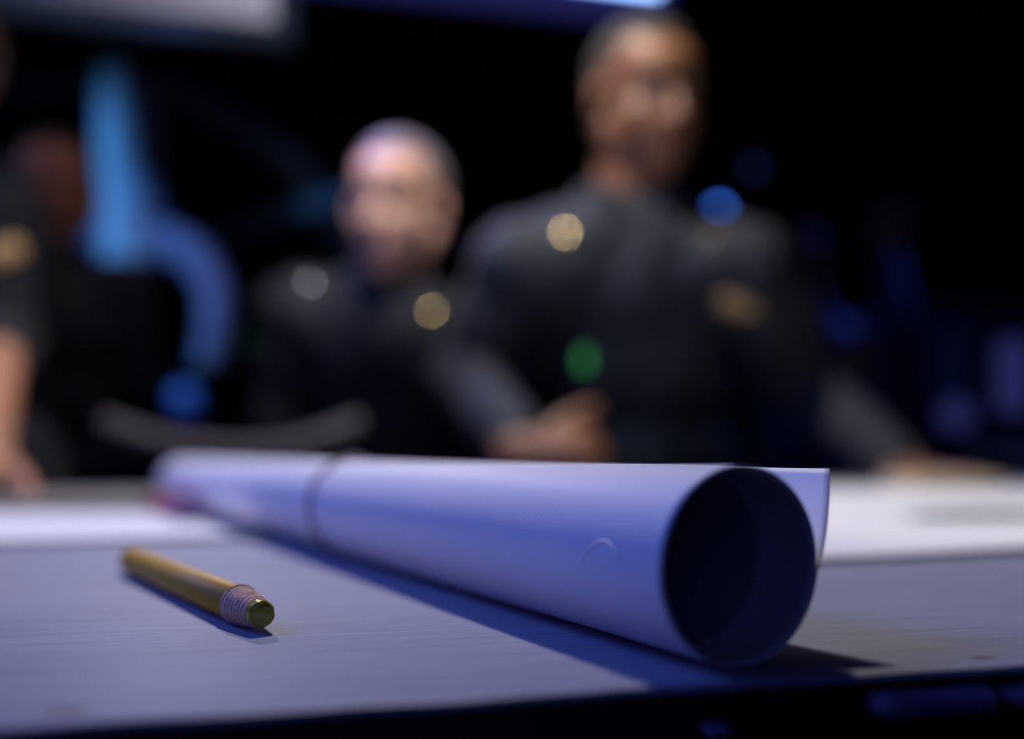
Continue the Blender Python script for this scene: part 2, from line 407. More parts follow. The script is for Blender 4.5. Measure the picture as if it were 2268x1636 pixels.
# charts lying on the table
def chart(name, corners, label, m, z0=.0002, lift=.003, n=34, group=None, fronts=True, th=.0003, seed=1, cat='chart', liftw=.12):
    bm = bmesh.new(); A, B, Cc, D = [Vector((*c, 0)) for c in corners]    # A-B near edge, D-C far edge
    top = []; bot = []
    for j in range(n + 1):
        v = j / n; r1 = []; r2 = []
        for i in range(n + 1):
            u = i / n; p = A * (1 - u) * (1 - v) + B * u * (1 - v) + Cc * u * v + D * (1 - u) * v
            e = max(0, 1 - v / liftw) ** 2
            z = T + z0 + lift * e * (.75 + .5 * noise.noise(Vector((u * 5, seed, 0)))) + .0006 * abs(noise.noise(Vector((p.x * 9, p.y * 9, seed))))
            r1.append(bm.verts.new((p.x, p.y, z + th))); r2.append(bm.verts.new((p.x, p.y, z)))
        top.append(r1); bot.append(r2)
    for j in range(n):
        for i in range(n):
            bm.faces.new((top[j][i], top[j][i + 1], top[j + 1][i + 1], top[j + 1][i])); bm.faces.new((bot[j][i], bot[j + 1][i], bot[j + 1][i + 1], bot[j][i + 1]))
    for i in range(n):
        bm.faces.new((top[0][i], bot[0][i], bot[0][i + 1], top[0][i + 1])); bm.faces.new((top[n][i + 1], bot[n][i + 1], bot[n][i], top[n][i]))
        bm.faces.new((top[i + 1][0], bot[i + 1][0], bot[i][0], top[i][0])); bm.faces.new((top[i][n], bot[i][n], bot[i + 1][n], top[i + 1][n]))
    return tag(obj(name, bm, m), label, cat, group)
chart('nautical_chart', ((.10, .452), (.70, .665), (.86, 1.32), (-.03, 1.245)), 'white chart spread flat over the table right of the roll', M_chart, seed=2, lift=.0032, liftw=.05)
chart('nautical_chart', ((.30, .735), (.86, .80), (.80, 1.25), (.30, 1.20)), 'upper white sheet with raised edge lying on the right-hand chart', M_chart, z0=.0016, seed=5, lift=.006, liftw=.12)
chart('nautical_chart', ((-.78, .39), (-.145, .597), (-.255, .80), (-.72, .845)), 'white chart lying left of the roll behind the gold grease pencil', M_chart, seed=3, lift=.0022, liftw=.06)
chart('folded_chart', ((-.62, .86), (-.20, .88), (-.12, 1.20), (-.66, 1.10)), 'dull tan chart sheet behind the left white chart', M_tan, z0=.0004, seed=4, lift=.004)

# red marker at the roll's far end
def pen(name, a, b, r, label, mb, mc, cat):
    a = Vector(a); b = Vector(b); d = (b - a).normalized(); t = thing(name, label, cat, tuple((a + b) / 2 - Vector((0, 0, r))))
    bm = bmesh.new(); tube(bm, [a, a + d * .002, a + d * .08, b - d * .001, b], [r * .8, r, r, r * .95, r * .7], 20); obj('barrel', bm, mb, t)
    bm = bmesh.new(); tube(bm, [a - d * .045, a - d * .043, a + d * .001], [r * .75, r * 1.08, r * 1.08], 20); obj('cap', bm, mc, t)
    return t
M_red = mat('red_plastic', (.45, .02, .09), .3); M_purple = mat('purple_plastic', (.13, .03, .20), .3)
pen('marker_pen', (-.254, .755, T + .0058 + .0007), (-.312, .86, T + .0058 + .0007), .0055, 'red marker with purple cap lying beside the far end of the roll', M_red, M_purple, 'marker')

# ------------------------------------------------------------------ grease pencil
PA = Vector((-.0735, .2935, 0)); PB = Vector((-.1655, .4330, 0)); PD = (PB - PA).normalized(); PL = (PB - PA).length
R0 = .0057
def gold_mat():
    m = mat('gold_lacquer', (.50, .29, .022), .50, metal=.1, var=.08, scale=300, spec=.35)
    return m
M_gold = gold_mat(); M_wrap = mat('peeled_paper_wrap', (.62, .39, .31), .85, var=.3, scale=500, bump=.6, bscale=900)
M_lead = mat('olive_yellow_wax', (.34, .33, .02), .25, var=.5, scale=160, bump=.5, bscale=300, coat=.3)
def prot(bm, prof, n=48, jit=0, seed=0, z=None):
    x, y, a = frame(PD); rings = []
    for i, (s, r) in enumerate(prof):
        c = PA + PD * s + Vector((0, 0, T + R0 + .0001)); ring = []
        for k in range(n):
            t = 2 * math.pi * k / n; rr = r; ss = s
            if jit:
                rr = r * (1 + jit * noise.noise(Vector((s * 900, math.cos(t) * 1.5, math.sin(t) * 1.5 + seed))))
                ss = s + .0007 * noise.noise(Vector((math.cos(t) * 1.2, math.sin(t) * 1.2, seed + s * 200)))
            ring.append(bm.verts.new(c + PD * (ss - s) + (x * math.cos(t) + y * math.sin(t)) * rr))
        rings.append(ring)
    for a_, b_ in zip(rings, rings[1:]):
        for k in range(n): bm.faces.new((a_[k], a_[(k + 1) % n], b_[(k + 1) % n], b_[k]))
    bm.faces.new(rings[0][::-1]); bm.faces.new(rings[-1])
gp = thing('grease_pencil', 'thick gold grease pencil with peeled paper tip lying on the desk left of the roll', 'pencil', (PA.x, PA.y, T))
bm = bmesh.new(); prot(bm, [(.0190, R0 - .0006), (.0192, R0), (.10, R0), (PL - .004, R0), (PL - .001, R0 - .0003), (PL, R0 - .001)]); obj('barrel', bm, M_gold, gp)
bm = bmesh.new(); prof = []; ns = 8; s = .0035; r = .0043
for k in range(ns):
    t = k / (ns - 1); r = .0043 + (R0 + .00045 - .0043) * t ** .8; s0 = .0035 + .0165 * t
    prof += [(s0, r - .00070), (s0 + .0002, r), (s0 + .0013, r + .00008), (s0 + .0017, r - .00015)]
prot(bm, prof, 64, .035, 3); obj('peeled_wrap', bm, M_wrap, gp)
bm = bmesh.new(); tube(bm, [PA + PD * (.0205 + .0006 * k / 20) + Vector((0, 0, T + R0)) + (frame(PD)[0] * math.cos(.9 + k * .08) + frame(PD)[1] * math.sin(.9 + k * .08)) * (R0 + .0007) for k in range(20)], .00028, 6); obj('loose_paper_curl', bm, M_wrap, gp)
bm = bmesh.new(); prot(bm, [(.0, .0030), (.0003, .0038), (.0010, .0041), (.003, .00415), (.008, .0041)], 40, .05, 9)
for v in bm.verts:
    dd = (v.co - PA).dot(PD)
    if dd < .0006: v.co += PD * (.0009 * noise.noise(v.co * 420) + .0005 * noise.noise(v.co * 900))
obj('wax_core', bm, M_lead, gp)

# ------------------------------------------------------------------ people
def skin_mat(name, col, rough=.42):
    m = mat(name, col, rough, var=.12, scale=30, bump=.15, bscale=400, spec=.5)
    b = m.node_tree.nodes['Principled BSDF']; b.inputs['Subsurface Weight'].default_value = .08; b.inputs['Subsurface Radius'].default_value = (.02, .008, .004); b.inputs['Subsurface Scale'].default_value = .3
    return m
M_skin_dark = skin_mat('dark_brown_skin', (.24, .105, .050), .46); M_skin_light = skin_mat('fair_skin', (.58, .33, .25)); M_skin_mid = skin_mat('tan_skin', (.50, .25, .16))
M_skin_brown = skin_mat('brown_skin', (.28, .13, .075))
M_cov = mat('navy_coverall_cloth', (.0105, .0135, .023), .75, var=.25, scale=25, bump=.5, bscale=350, sheen=.06)
M_cov2 = mat('blue_coverall_cloth', (.03, .05, .16), .85, var=.25, scale=25, bump=.5, bscale=350, sheen=.2)
M_hair = mat('cropped_black_hair', (.050, .045, .036), .6, bump=1, bscale=500, sheen=.05, spec=.2)
M_hair2 = mat('cropped_brown_hair', (.20, .17, .20), .4, bump=1, bscale=400, sheen=.1)
M_eye = mat('eye_white', (.38, .34, .32), .4); M_iris = mat('dark_iris', (.02, .012, .008), .1)
M_brass = mat('polished_gold_pin', (.95, .72, .32), .16, metal=1, var=.02)
M_embro = mat('gold_embroidery', (.85, .47, .22), .5, metal=.15, var=.5, scale=90, bump=1, bscale=500)
M_boot = mat('black_boot_leather', (.012, .012, .012), .35)
M_silver = mat('polished_silver_pin', (.36, .36, .44), .16, metal=1, var=.02)

def hand_prims(bm, wv, d, n, side, curl, spread=.0, thumb_out=.8, fist=False, thumb_n=.3):
    d = d.normalized(); n = (n - d * n.dot(d)).normalized(); s = d.cross(n) * side      # s points to the thumb side
    offs = (.031, .0105, -.010, -.029); L = (.073, .081, .075, .058)
    cap(bm, wv - d * .02, wv + d * .015, .027, .024, 1)
    for k, (o_, l_) in enumerate(zip(offs, L)):
        a = wv + s * o_ * .55 + d * .012; b = wv + s * o_ + d * (.088 - .004 * k)
        cap(bm, a, b, .0135, .0125, 1)
        dirv = (d + s * spread * (1.5 - k)).normalized(); p = b
        c = curl if not isinstance(curl, (list, tuple)) else curl[k]
        for q, (fr, ra, rb) in enumerate(((.46, .0096, .0088), (.30, .0088, .0082), (.24, .0082, .0074))):
            ax = dirv.cross(n); ang = c * (1, 1.15, .8)[q]
            dirv2 = (d + s * spread * (1.5 - k)).normalized()
            dirv = Matrix.Rotation(ang, 3, (d.cross(n)).normalized()) @ dirv
            e = p + dirv * l_ * fr; cap(bm, p, e, ra, rb, 1); p = e
    # thumb leaves the side of the palm near its base
    p = wv + s * .022 + d * .028; dirv = (s * thumb_out + d * .75 + n * thumb_n).normalized()
    for l_, ra, rb, tn in ((.036, .0150, .0125, 0), (.029, .0122, .0112, .35), (.024, .0110, .0095, .3)):
        dirv = (dirv + d * tn + n * tn * .3).normalized(); e = p + dirv * l_; cap(bm, p, e, ra, rb, 1); p = e

def person(label, J, skin, cloth, hair, group=None, voxel=.0036, jaw=1.0, sleeve=1.0, hairline=.086, seed=0, hairsides=True):
    hc = J['head']; Rh = Matrix.Rotation(J.get('yaw', 0), 3, 'Z') @ Matrix.Rotation(J.get('pitch', 0), 3, 'X') @ Matrix.Rotation(J.get('roll', 0), 3, 'Y')
    hl = lambda x, y, z: hc + Rh @ Vector((x, y, z))
    bm = bmesh.new()
    ell(bm, hl(0, .016, .034), (.075, .094, .084), Rh, 3); ell(bm, hl(0, -.025, -.030), (.063, .068, .086), Rh, 3)
    ell(bm, hl(0, -.034, -.074), (.048 * jaw, .050, .038), Rh); ell(bm, hl(0, -.066, -.098), (.024, .021, .016), Rh)
    cap(bm, hl(-.030, -.0765, .024), hl(.030, -.0765, .024), .0125); ell(bm, hl(0, -.055, .045), (.052, .036, .034), Rh)
    cap(bm, hl(0, -.087, .008), hl(0, -.105, -.028), .0085, .0130)
    for sg in (-1, 1):
        ell(bm, hl(sg * .0125, -.096, -.032), (.0090, .011, .0080), Rh, 1); ell(bm, hl(sg * .036, -.050, -.026), (.026, .027, .026), Rh)
        ell(bm, hl(sg * .079, .012, -.006), (.0075, .019, .031), Rh @ Matrix.Rotation(sg * .35, 3, 'Z'))
        cap(bm, hl(sg * .045, -.005, -.075), hl(sg * .062, .01, -.04), .018)
    for sg in (-1, 1): cap(bm, hl(sg * .020, -.083, .0125), hl(sg * .043, -.076, .0115), .0055, sub=1); cap(bm, hl(sg * .022, -.080, -.0115), hl(sg * .042, -.074, -.010), .0045, sub=1)
    cap(bm, hl(-.019, -.087, -.060), hl(.019, -.087, -.060), .0062); cap(bm, hl(-.015, -.087, -.0705), hl(.015, -.087, -.0705), .0068)
    nb = J['neck']; pel = J['pelvis']; spine = (pel - nb); up = -spine.normalized()
    cap(bm, hl(0, .022, -.06), nb, .056, .062); cap(bm, nb, nb + spine * .15, .062, .08)
    shs = (J['sh'][0], J['sh'][1]); ac = (shs[1] - shs[0]).normalized(); fw = ac.cross(up).normalized()   # forward
    if fw.y > 0: fw = -fw
    fw = J.get('fw', fw)
    RB = Matrix((ac, -fw, up)).transposed()
    cloth_bm = bmesh.new()
    def both(f, *a, grow=.013, **k):
        f(bm, *a, 0, **k); f(cloth_bm, *a, grow, **k)
    def el_(b, c, r, g): ell(b, c, tuple(x + g for x in r), RB, 3)
    def cp_(b, a, c, ra, rb, g): cap(b, a, c, ra + g, rb + g)
    both(el_, nb + spine * .30, (.165, .105, .16)); both(el_, nb + spine * .60, (.145, .100, .16)); both(el_, pel, (.165, .115, .12))
    for i in (0, 1):
        s_ = shs[i]; base = nb + spine * .10 + ac * (.06 if i else -.06)
        both(cp_, nb + spine * .05, s_ * .8 + nb * .2, .052, .052); both(cp_, nb + spine * .22, s_, .075, .062)
        e_, w_ = J['el'][i], J['wr'][i]
        both(cp_, s_, e_, .053, .040, grow=.014)
        cap(bm, e_, w_, .038, .026)
        cap(cloth_bm, e_, e_ + (w_ - e_) * (.90 * sleeve), .054, .054 - .014 * sleeve)
        hp = J['hip'][i] if 'hip' in J else pel + ac * (.09 if i else -.09)
        both(cp_, hp, J['kn'][i], .082, .056); both(cp_, J['kn'][i], J['ft'][i] + Vector((0, 0, .10)), .055, .040, grow=.016)
        f0 = J['ft'][i]; fd = Vector((fw.x, fw.y, 0)).normalized()
        cap(bm, f0 + Vector((0, 0, .09)), f0 + fd * .02 + Vector((0, 0, .035)), .036, .03); cap(bm, f0 + fd * .02 + Vector((0, 0, .035)), f0 + fd * .15 + Vector((0, 0, .028)), .03, .026)
        hd = J['hand'][i]; hand_prims(bm, w_, hd['d'], hd['n'], hd['side'], hd['curl'], hd.get('spread', 0), hd.get('tout', .8), thumb_n=hd.get('tn', .3))
    body = fused(bm, voxel, 4)
    inv = Rh.transposed()
    hv_ = [v for v in body.verts if (v.co - hc).length < .145 and abs((inv @ (v.co - hc)).x) < .074]
    for _ in range(5): bmesh.ops.smooth_vert(body, verts=hv_, factor=.5, use_axis_x=True, use_axis_y=True, use_axis_z=True)
    for v in body.verts:                                   # eye sockets and the line of the mouth
        q = inv @ (v.co - hc)
        if q.length < .14 and q.y < -.04:
            push = 0
            for sg in (-1, 1):
                dd = ((q.x - sg * .031) ** 2 / .019 ** 2 + (q.z - .002) ** 2 / .0115 ** 2); push += .0130 * math.exp(-dd)
            push += .003 * math.exp(-((q.z + .0655) ** 2 / .0018 ** 2) - (q.x / .02) ** 4)
            v.co += Rh @ Vector((0, push, 0))
    body.normal_update()
    hb = bmesh.new(); fm = {}                                # hair shell, taken from the scalp
    def is_hair(q):
        if q.y < -.02: return q.z > hairline + .012 * math.cos(q.x * 30) * 0 and q.z > hairline + abs(q.x) * -.15
        if q.y < .005: return q.z > hairline - .030
        return q.z > -.055 and (abs(q.x) < .0735 or q.z > .036)
    for _ in range(2): pass
    src = [f for f in body.faces if (lambda q: q.length < .15 and q.z > -.06 and is_hair(q))(inv @ (f.calc_center_median() - hc))]
    vs = {}
    for f in src:
        for v in f.verts:
            if v not in vs:
                q = inv @ (v.co - hc); t = .0035 + .0006 * noise.noise(v.co * 300)
                vs[v] = (hb.verts.new(v.co + v.normal * t), hb.verts.new(v.co - v.normal * .002))
    cnt = {}
    for f in src:
        l = list(f.verts); hb.faces.new([vs[v][0] for v in l]); hb.faces.new([vs[v][1] for v in reversed(l)])
        for a, b in zip(l, l[1:] + l[:1]): cnt.setdefault(frozenset((a, b)), []).append((a, b))
    for k, e in cnt.items():
        if len(e) == 1:
            a, b = e[0]; hb.faces.new((vs[b][0], vs[a][0], vs[a][1], vs[b][1]))
    base = (pel.x, pel.y, 0)
    root = obj('person', body, skin, loc=base); tag(root, label, 'person', group)
    obj('hair', hb, hair, root)
    for sg in (-1, 1):
        e = bmesh.new(); ell(e, hl(sg * .031, -.0655, .001), (.0122,) * 3, Rh, 4); f3 = Rh @ Vector((0, -1, 0))
        c_ = hl(sg * .031, -.0655, .001)
        for f in e.faces:
            if (f.calc_center_median() - c_).normalized().dot(f3) > .90: f.material_index = 1
        obj('eye', e, [M_eye, M_iris], root)
        e = bmesh.new(); ell(e, c_, (.0134,) * 3, Rh, 4)
        dl = [f for f in e.faces if (lambda q: -.0062 < q.z + q.y * .05 < .0022 or q.y > .002)(inv @ (f.calc_center_median() - c_))]
        bmesh.ops.delete(e, geom=dl, context='FACES'); obj('eyelid', e, skin, root, recalc=False)
        e = bmesh.new(); tube(e, bez([hl(sg * .014, -.0895, .024), hl(sg * .030, -.0865, .029), hl(sg * .045, -.0735, .025)], 5), .0028, 8); obj('eyebrow', e, hair, root)
    # standing collar
    x_, y_, a_ = ac, -fw, up
    col = []
    for k in range(15):
        t = math.radians(-150 + 300 * k / 14) + math.pi / 2; col.append(nb + up * .028 + fw * .006 + (x_ * math.cos(t) * .074 + y_ * math.sin(t) * .070))
    for a, b in zip(col, col[1:]):
        cap(cloth_bm, a, b, .010, sub=1); cap(cloth_bm, a - up * .022, b - up * .022, .018, sub=1)
    # lapels and zip ridge
    fr = nb + fw * .07
    for sg in (-1, 1):
        cap(cloth_bm, nb + fw * .062 + x_ * sg * .045 + up * .015, nb + fw * .105 + x_ * sg * .055 - up * .055, .013, .010, 1)
    cb = fused(cloth_bm, .007, 5); wobble(cb, .007, 11, seed, .008, 22)
    cov = obj('coverall', cb, cloth, root)
    for i in (0, 1):
        b = bmesh.new(); f0 = J['ft'][i]; fd = Vector((fw.x, fw.y, 0)).normalized()
        cap(b, f0 + Vector((0, 0, .15)), f0 + Vector((0, 0, .05)), .055, .045); cap(b, f0 - fd * .02 + Vector((0, 0, .045)), f0 + fd * .16 + Vector((0, 0, .040)), .044, .038)
        b2 = fused(b, .008, 3)
        for v in b2.verts: v.co.z = max(v.co.z, .0015)
        obj('boot', b2, M_boot, root)
    return root, cov, dict(ac=ac, fw=fw, up=up, hl=hl)
def surf(px, py, ob):
    """where the line of sight through a pixel meets the cloth"""
    me = ob.data; bt = BVHTree.FromPolygons([v.co + Vector(ob['base']) for v in me.vertices], [tuple(p.vertices) for p in me.polygons])
    d = P(px, py, 1) - Vector((0, 0, ZC)); h = bt.ray_cast(Vector((0, 0, ZC)), d.normalized())
    return h[0], h[1]
def pin(root, cov, px, py, rad, m, label, light=KEY, curv=.026, name='collar_pin', th=.002):
    p, nrm = surf(px, py, cov)
    if p is None: print('PIN MISS', px, py); return
    hv = ((Vector(light) - p).normalized() + (Vector((0, 0, ZC)) - p).normalized()).normalized() if light is not None else nrm
    x, y, a = frame(hv); bm = bmesh.new(); rings = []
    c = p + nrm * (.003)
    for k in range(7):
        r = rad * (k + .001) / 6; z = math.sqrt(curv ** 2 - r * r) - curv
        rings.append([bm.verts.new(c + a * (z + th) + (x * math.cos(t) + y * math.sin(t)) * r) for t in [2 * math.pi * q / 28 for q in range(28)]])
    rings.append([bm.verts.new(v.co - a * (th + .004)) for v in rings[-1]])
    for A_, B_ in zip(rings, rings[1:]):
        for q in range(28): bm.faces.new((A_[q], A_[(q + 1) % 28], B_[(q + 1) % 28], B_[q]))
    bm.faces.new(rings[-1]); bm.faces.new(rings[0][::-1])
    return tag(obj(name, bm, m, root), label)
def patch(root, cov, px, py, w_, h_, ang, m, name, label, wings=True, th=.003):
    p, nrm = surf(px, py, cov)
    if p is None: print('PATCH MISS', px, py); return
    x = (Vector((1, 0, 0)) - nrm * nrm.x).normalized(); y = nrm.cross(x)
    if y.z < 0: y = -y
    bm = bmesh.new(); n = 40; c = p + nrm * .002
    prev = []
    for k in range(n):
        t = 2 * math.pi * k / n; r = 1
        if wings: r = .78 + .22 * abs(math.cos(t)) + .06 * math.cos(9 * t)
        a = math.cos(t) * w_ / 2 * r; b = math.sin(t) * h_ / 2 * r; ca, sa = math.cos(ang), math.sin(ang)
        prev.append(c + x * (a * ca - b * sa) + y * (a * sa + b * ca))
    lo = [bm.verts.new(v - nrm * .006) for v in prev]; mi = [bm.verts.new(v) for v in prev]; hi = [bm.verts.new(c + (v - c) * .85 + nrm * th) for v in prev]; cc = bm.verts.new(c + nrm * th)
    for k in range(n):
        q = (k + 1) % n; bm.faces.new((lo[k], lo[q], mi[q], mi[k])); bm.faces.new((mi[k], mi[q], hi[q], hi[k])); bm.faces.new((hi[k], hi[q], cc))
    return tag(obj(name, bm, m, root), label)

def V3(x, y, z): return Vector((x, y, z))
# main officer, leaning over the table
J = dict(head=P(1430, 222, 1.50), yaw=math.radians(21), pitch=math.radians(14), roll=math.radians(-3), neck=P(1392, 470, 1.55), sh=(P(1150, 590, 1.51), P(1640, 590, 1.51)),
         el=(V3(-.080, 1.60, T + .17), V3(.49, 1.66, T + .15)), wr=(V3(.015, 1.345, T + .052), P(2015, 1052, 1.42)),
         pelvis=V3(.20, 1.72, T + .02), kn=(V3(.11, 1.70, .48), V3(.31, 1.72, .48)), ft=(V3(.10, 1.80, 0), V3(.33, 1.80, 0)), fw=V3(.05, -1, -.12).normalized(),
         hand=(dict(d=V3(1, -.12, .12), n=V3(0, .35, -1), side=1, curl=1.05, tout=.6, tn=-.42), dict(d=V3(.8, -.35, -.06), n=V3(0, 0, -1), side=1, curl=.22, spread=.08, tout=.5, tn=.1)))
r1, c1, f1 = person('tall person in navy coverall with gold collar pins leaning over the charts, one fist raised', J, M_skin_dark, M_cov, M_hair, seed=1)
pin(r1, c1, 1252, 517, .0090, M_brass, 'round gold collar pin glinting on one side'); pin(r1, c1, 1578, 527, .0075, mat('shaded_gold_pin', (.20, .15, .10), .6, metal=.5), 'round gold collar pin in shade', light=None)  # second pin: gold darkened in its colour to stand for shade
patch(r1, c1, 1640, 682, .092, .052, math.radians(-38), M_embro, 'chest_badge', 'gold embroidered chest badge')
M_green = mat('green_glow', (.02, .12, .03), .5, emit=(.06, .55, .12), estr=.6)
patch(r1, c1, 1294, 797, .013, .032, 0, M_green, 'indicator_clip', 'small green lit clip on the chest', wings=False, th=.006)

# second person
J = dict(head=P(878, 462, 1.64), yaw=math.radians(-16), pitch=math.radians(8), roll=math.radians(4), neck=P(868, 665, 1.70), sh=(P(668, 690, 1.71), P(1070, 760, 1.71)),
         el=(V3(-.45, 1.84, T - .08), V3(-.02, 1.86, T - .06)), wr=(V3(-.38, 1.66, T - .22), V3(-.10, 1.66, T - .22)),
         pelvis=V3(-.22, 1.86, T - .02), kn=(V3(-.32, 1.86, .48), V3(-.13, 1.86, .48)), ft=(V3(-.34, 1.92, 0), V3(-.10, 1.92, 0)), fw=V3(-.02, -1, -.1).normalized(),
         hand=(dict(d=V3(.6, -.5, -.2), n=V3(0, 0, -1), side=1, curl=.3), dict(d=V3(-.5, -.6, -.2), n=V3(0, 0, -1), side=-1, curl=.3)))
r2, c2, f2 = person('person with close-cropped violet-lit hair standing between the lavender hose and the tall person', J, M_skin_light, M_cov, M_hair2, seed=2, hairline=.088)
pin(r2, c2, 957, 690, .0085, M_brass, 'round yellow collar pin'); pin(r2, c2, 686, 628, .007, M_silver, 'round silver shoulder pin')

# third, standing in the dark behind on the left
J = dict(head=P(125, 425, 2.05), yaw=math.radians(28), pitch=math.radians(4), neck=P(100, 610, 2.12), sh=(P(-85, 650, 2.14), P(265, 650, 2.14)),
         el=(V3(-1.22, 2.2, T + .02), V3(-.80, 2.22, T + .04)), wr=(V3(-1.10, 1.97, T - .02), V3(-.90, 1.98, T - .02)),
         pelvis=V3(-1.0, 2.2, T - .0), kn=(V3(-1.1, 2.2, .48), V3(-.9, 2.2, .48)), ft=(V3(-1.1, 2.26, 0), V3(-.88, 2.26, 0)),
         hand=(dict(d=V3(.8, -.4, -.3), n=V3(0, 0, -1), side=1, curl=.5), dict(d=V3(-.8, -.4, -.3), n=V3(0, 0, -1), side=-1, curl=.5)))
r3, c3, f3 = person('person in dark clothing standing in shadow in front of the blue-lit duct', J, M_skin_brown, M_cov, M_hair, voxel=.005, seed=3)

# fourth, cut by the left edge of the photo, bare forearm on the charts
J = dict(head=P(-145, 100, 1.42), yaw=math.radians(14), pitch=math.radians(8), neck=P(-150, 330, 1.46), sh=(P(-420, 470, 1.42), P(-30, 470, 1.42)),
         el=(V3(-1.06, 1.42, T + .18), V3(-.735, 1.42, T + .205)), wr=(V3(-1.0, 1.14, T + .035), V3(-.605, 1.145, T + .045)),
         pelvis=V3(-.92, 1.62, T + .03), kn=(V3(-1.02, 1.6, .48), V3(-.82, 1.6, .48)), ft=(V3(-1.04, 1.66, 0), V3(-.80, 1.66, 0)), fw=V3(.15, -1, -.1).normalized(),
         hand=(dict(d=V3(.1, -1, -.15), n=V3(0, 0, -1), side=-1, curl=.25), dict(d=V3(.15, -1, -.22), n=V3(0, 0, -1), side=1, curl=.25, spread=.06)))
r4, c4, f4 = person('person cut off by the left edge, bare forearm resting on the charts', J, M_skin_mid, M_cov, M_hair, sleeve=.12, seed=4)
patch(r4, c4, 10, 560, .06, .040, .3, M_embro, 'chest_badge', 'gold embroidered chest badge')

# fifth, blue clothing, behind the officer on the right
J = dict(head=P(1752, 590, 2.75), yaw=math.radians(-35), pitch=math.radians(12), neck=P(1800, 715, 2.85), sh=(P(1735, 790, 2.72), P(1895, 775, 2.98)),
         el=(V3(.72, 2.60, T + .02), V3(1.10, 2.86, T + .42)), wr=(V3(.84, 2.48, T + .19), V3(1.10, 2.92, T + .61)), 
         pelvis=V3(.95, 2.95, .60), hip=(V3(.86, 2.92, .58), V3(1.0, 3.02, .58)), kn=(V3(.72, 2.62, .54), V3(.9, 2.62, .54)), ft=(V3(.72, 2.68, 0), V3(.92, 2.70, 0)), fw=V3(-.55, -.8, -.1).normalized(),
         hand=(dict(d=V3(-.1, -.3, .9), n=V3(0, -1, 0), side=1, curl=.4), dict(d=V3(.1, -.1, 1), n=V3(0, -1, 0), side=-1, curl=.5)))
r5, c5, f5 = person('seated person in blue clothing with one arm raised, in the dark behind on the right', J, M_skin_brown, M_cov2, M_hair, voxel=.005, seed=5)
# the stool that person sits on
st = thing('stool', 'dark round stool under the seated person in blue clothing', 'stool', (.98, 2.98, 0))
bm = bmesh.new(); tube(bm, [(.98, 2.98, .36), (.98, 2.98, .37), (.98, 2.98, .43), (.98, 2.98, .445)], [.15, .17, .17, .155], 32); obj('seat', bm, M_black, st)
bm = bmesh.new(); tube(bm, [(.98, 2.98, .03), (.98, 2.98, .36)], .025, 16); obj('post', bm, M_black, st)
bm = bmesh.new(); tube(bm, [(.98, 2.98, 0.001), (.98, 2.98, .015), (.98, 2.98, .04)], [.2, .19, .03], 32); obj('base', bm, M_black, st)

# cream pad under the officer's flat hand
bm = bmesh.new(); c = P(2062, 1065, 1.335); box(bm, (c.x, 1.305, T + .0024 + .0065), (.120, .085, .012), Matrix.Rotation(.15, 3, 'Z'), .0008)
tag(obj('note_pad', bm, M_cream, smooth=False), 'cream note pad on the chart under the flat right hand', 'note pad')

# ------------------------------------------------------------------ things hanging above
def quadbox(bm, pts, n, th):
    a = [bm.verts.new(p) for p in pts]; b = [bm.verts.new(p + n * th) for p in pts]; bm.faces.new(a); bm.faces.new(b[::-1])
    for i in range(len(a)): bm.faces.new((a[i], b[i], b[(i + 1) % len(a)], a[(i + 1) % len(a)]))
# hanging screen, upper left
mz = ZC + .842 + .040; xr = Vector((-.483, 2.20, 0)); xl = Vector((-1.36, 1.955, 0)); dx = (xr - xl).normalized(); nn = Vector((dx.y, -dx.x, 0)); wd = (xr - xl).length; hh = .50
M_frame = mat('blue_grey_screen_frame', (.085, .11, .15), .6); M_scr = bpy.data.materials.new('lit_screen'); M_scr.use_nodes = True
nt = M_scr.node_tree; b = nt.nodes['Principled BSDF']; b.inputs['Base Color'].default_value = (.02, .02, .02, 1); b.inputs['Roughness'].default_value = .3
tc = nt.nodes.new('ShaderNodeTexCoord'); nz = nt.nodes.new('ShaderNodeTexNoise'); nz.inputs['Scale'].default_value = 4; nt.links.new(tc.outputs['Object'], nz.inputs[0])
sx = nt.nodes.new('ShaderNodeSeparateXYZ'); nt.links.new(tc.outputs['Object'], sx.inputs[0])
mr = nt.nodes.new('ShaderNodeMapRange'); mr.inputs[1].default_value = -.12; mr.inputs[2].default_value = .38; mr.inputs[3].default_value = .02; mr.inputs[4].default_value = 1; nt.links.new(sx.outputs[0], mr.inputs[0])
rp = nt.nodes.new('ShaderNodeValToRGB'); rp.color_ramp.elements[0].color = (.015, .025, .06, 1); rp.color_ramp.elements[1].color = (.27, .24, .30, 1); nt.links.new(mr.outputs[0], rp.inputs[0])
nt.links.new(rp.outputs[0], b.inputs['Emission Color']); b.inputs['Emission Strength'].default_value = 1
sm_ = xl + dx * wd / 2
mon = thing('wall_monitor', 'large hanging monitor with grey-blue frame and pale lit screen at upper left', 'monitor', (sm_.x, sm_.y, mz))
def mp_(u, z, f=0): return xl + dx * u + nn * f + Vector((0, 0, mz + z))
bm = bmesh.new(); quadbox(bm, [mp_(0, 0), mp_(wd, 0), mp_(wd, hh), mp_(0, hh)], -nn, .045); obj('housing', bm, M_frame, mon, smooth=False)
for nm, (u0, u1, z0, z1) in {'a': (0, wd, 0, .042), 'b': (0, wd, hh - .035, hh), 'c': (0, .035, .042, hh - .035), 'd': (wd - .042, wd, .042, hh - .035)}.items():
    bm = bmesh.new(); quadbox(bm, [mp_(u0, z0, .012), mp_(u1, z0, .012), mp_(u1, z1, .012), mp_(u0, z1, .012)], -nn, .012); obj('bezel', bm, M_frame, mon, smooth=False)
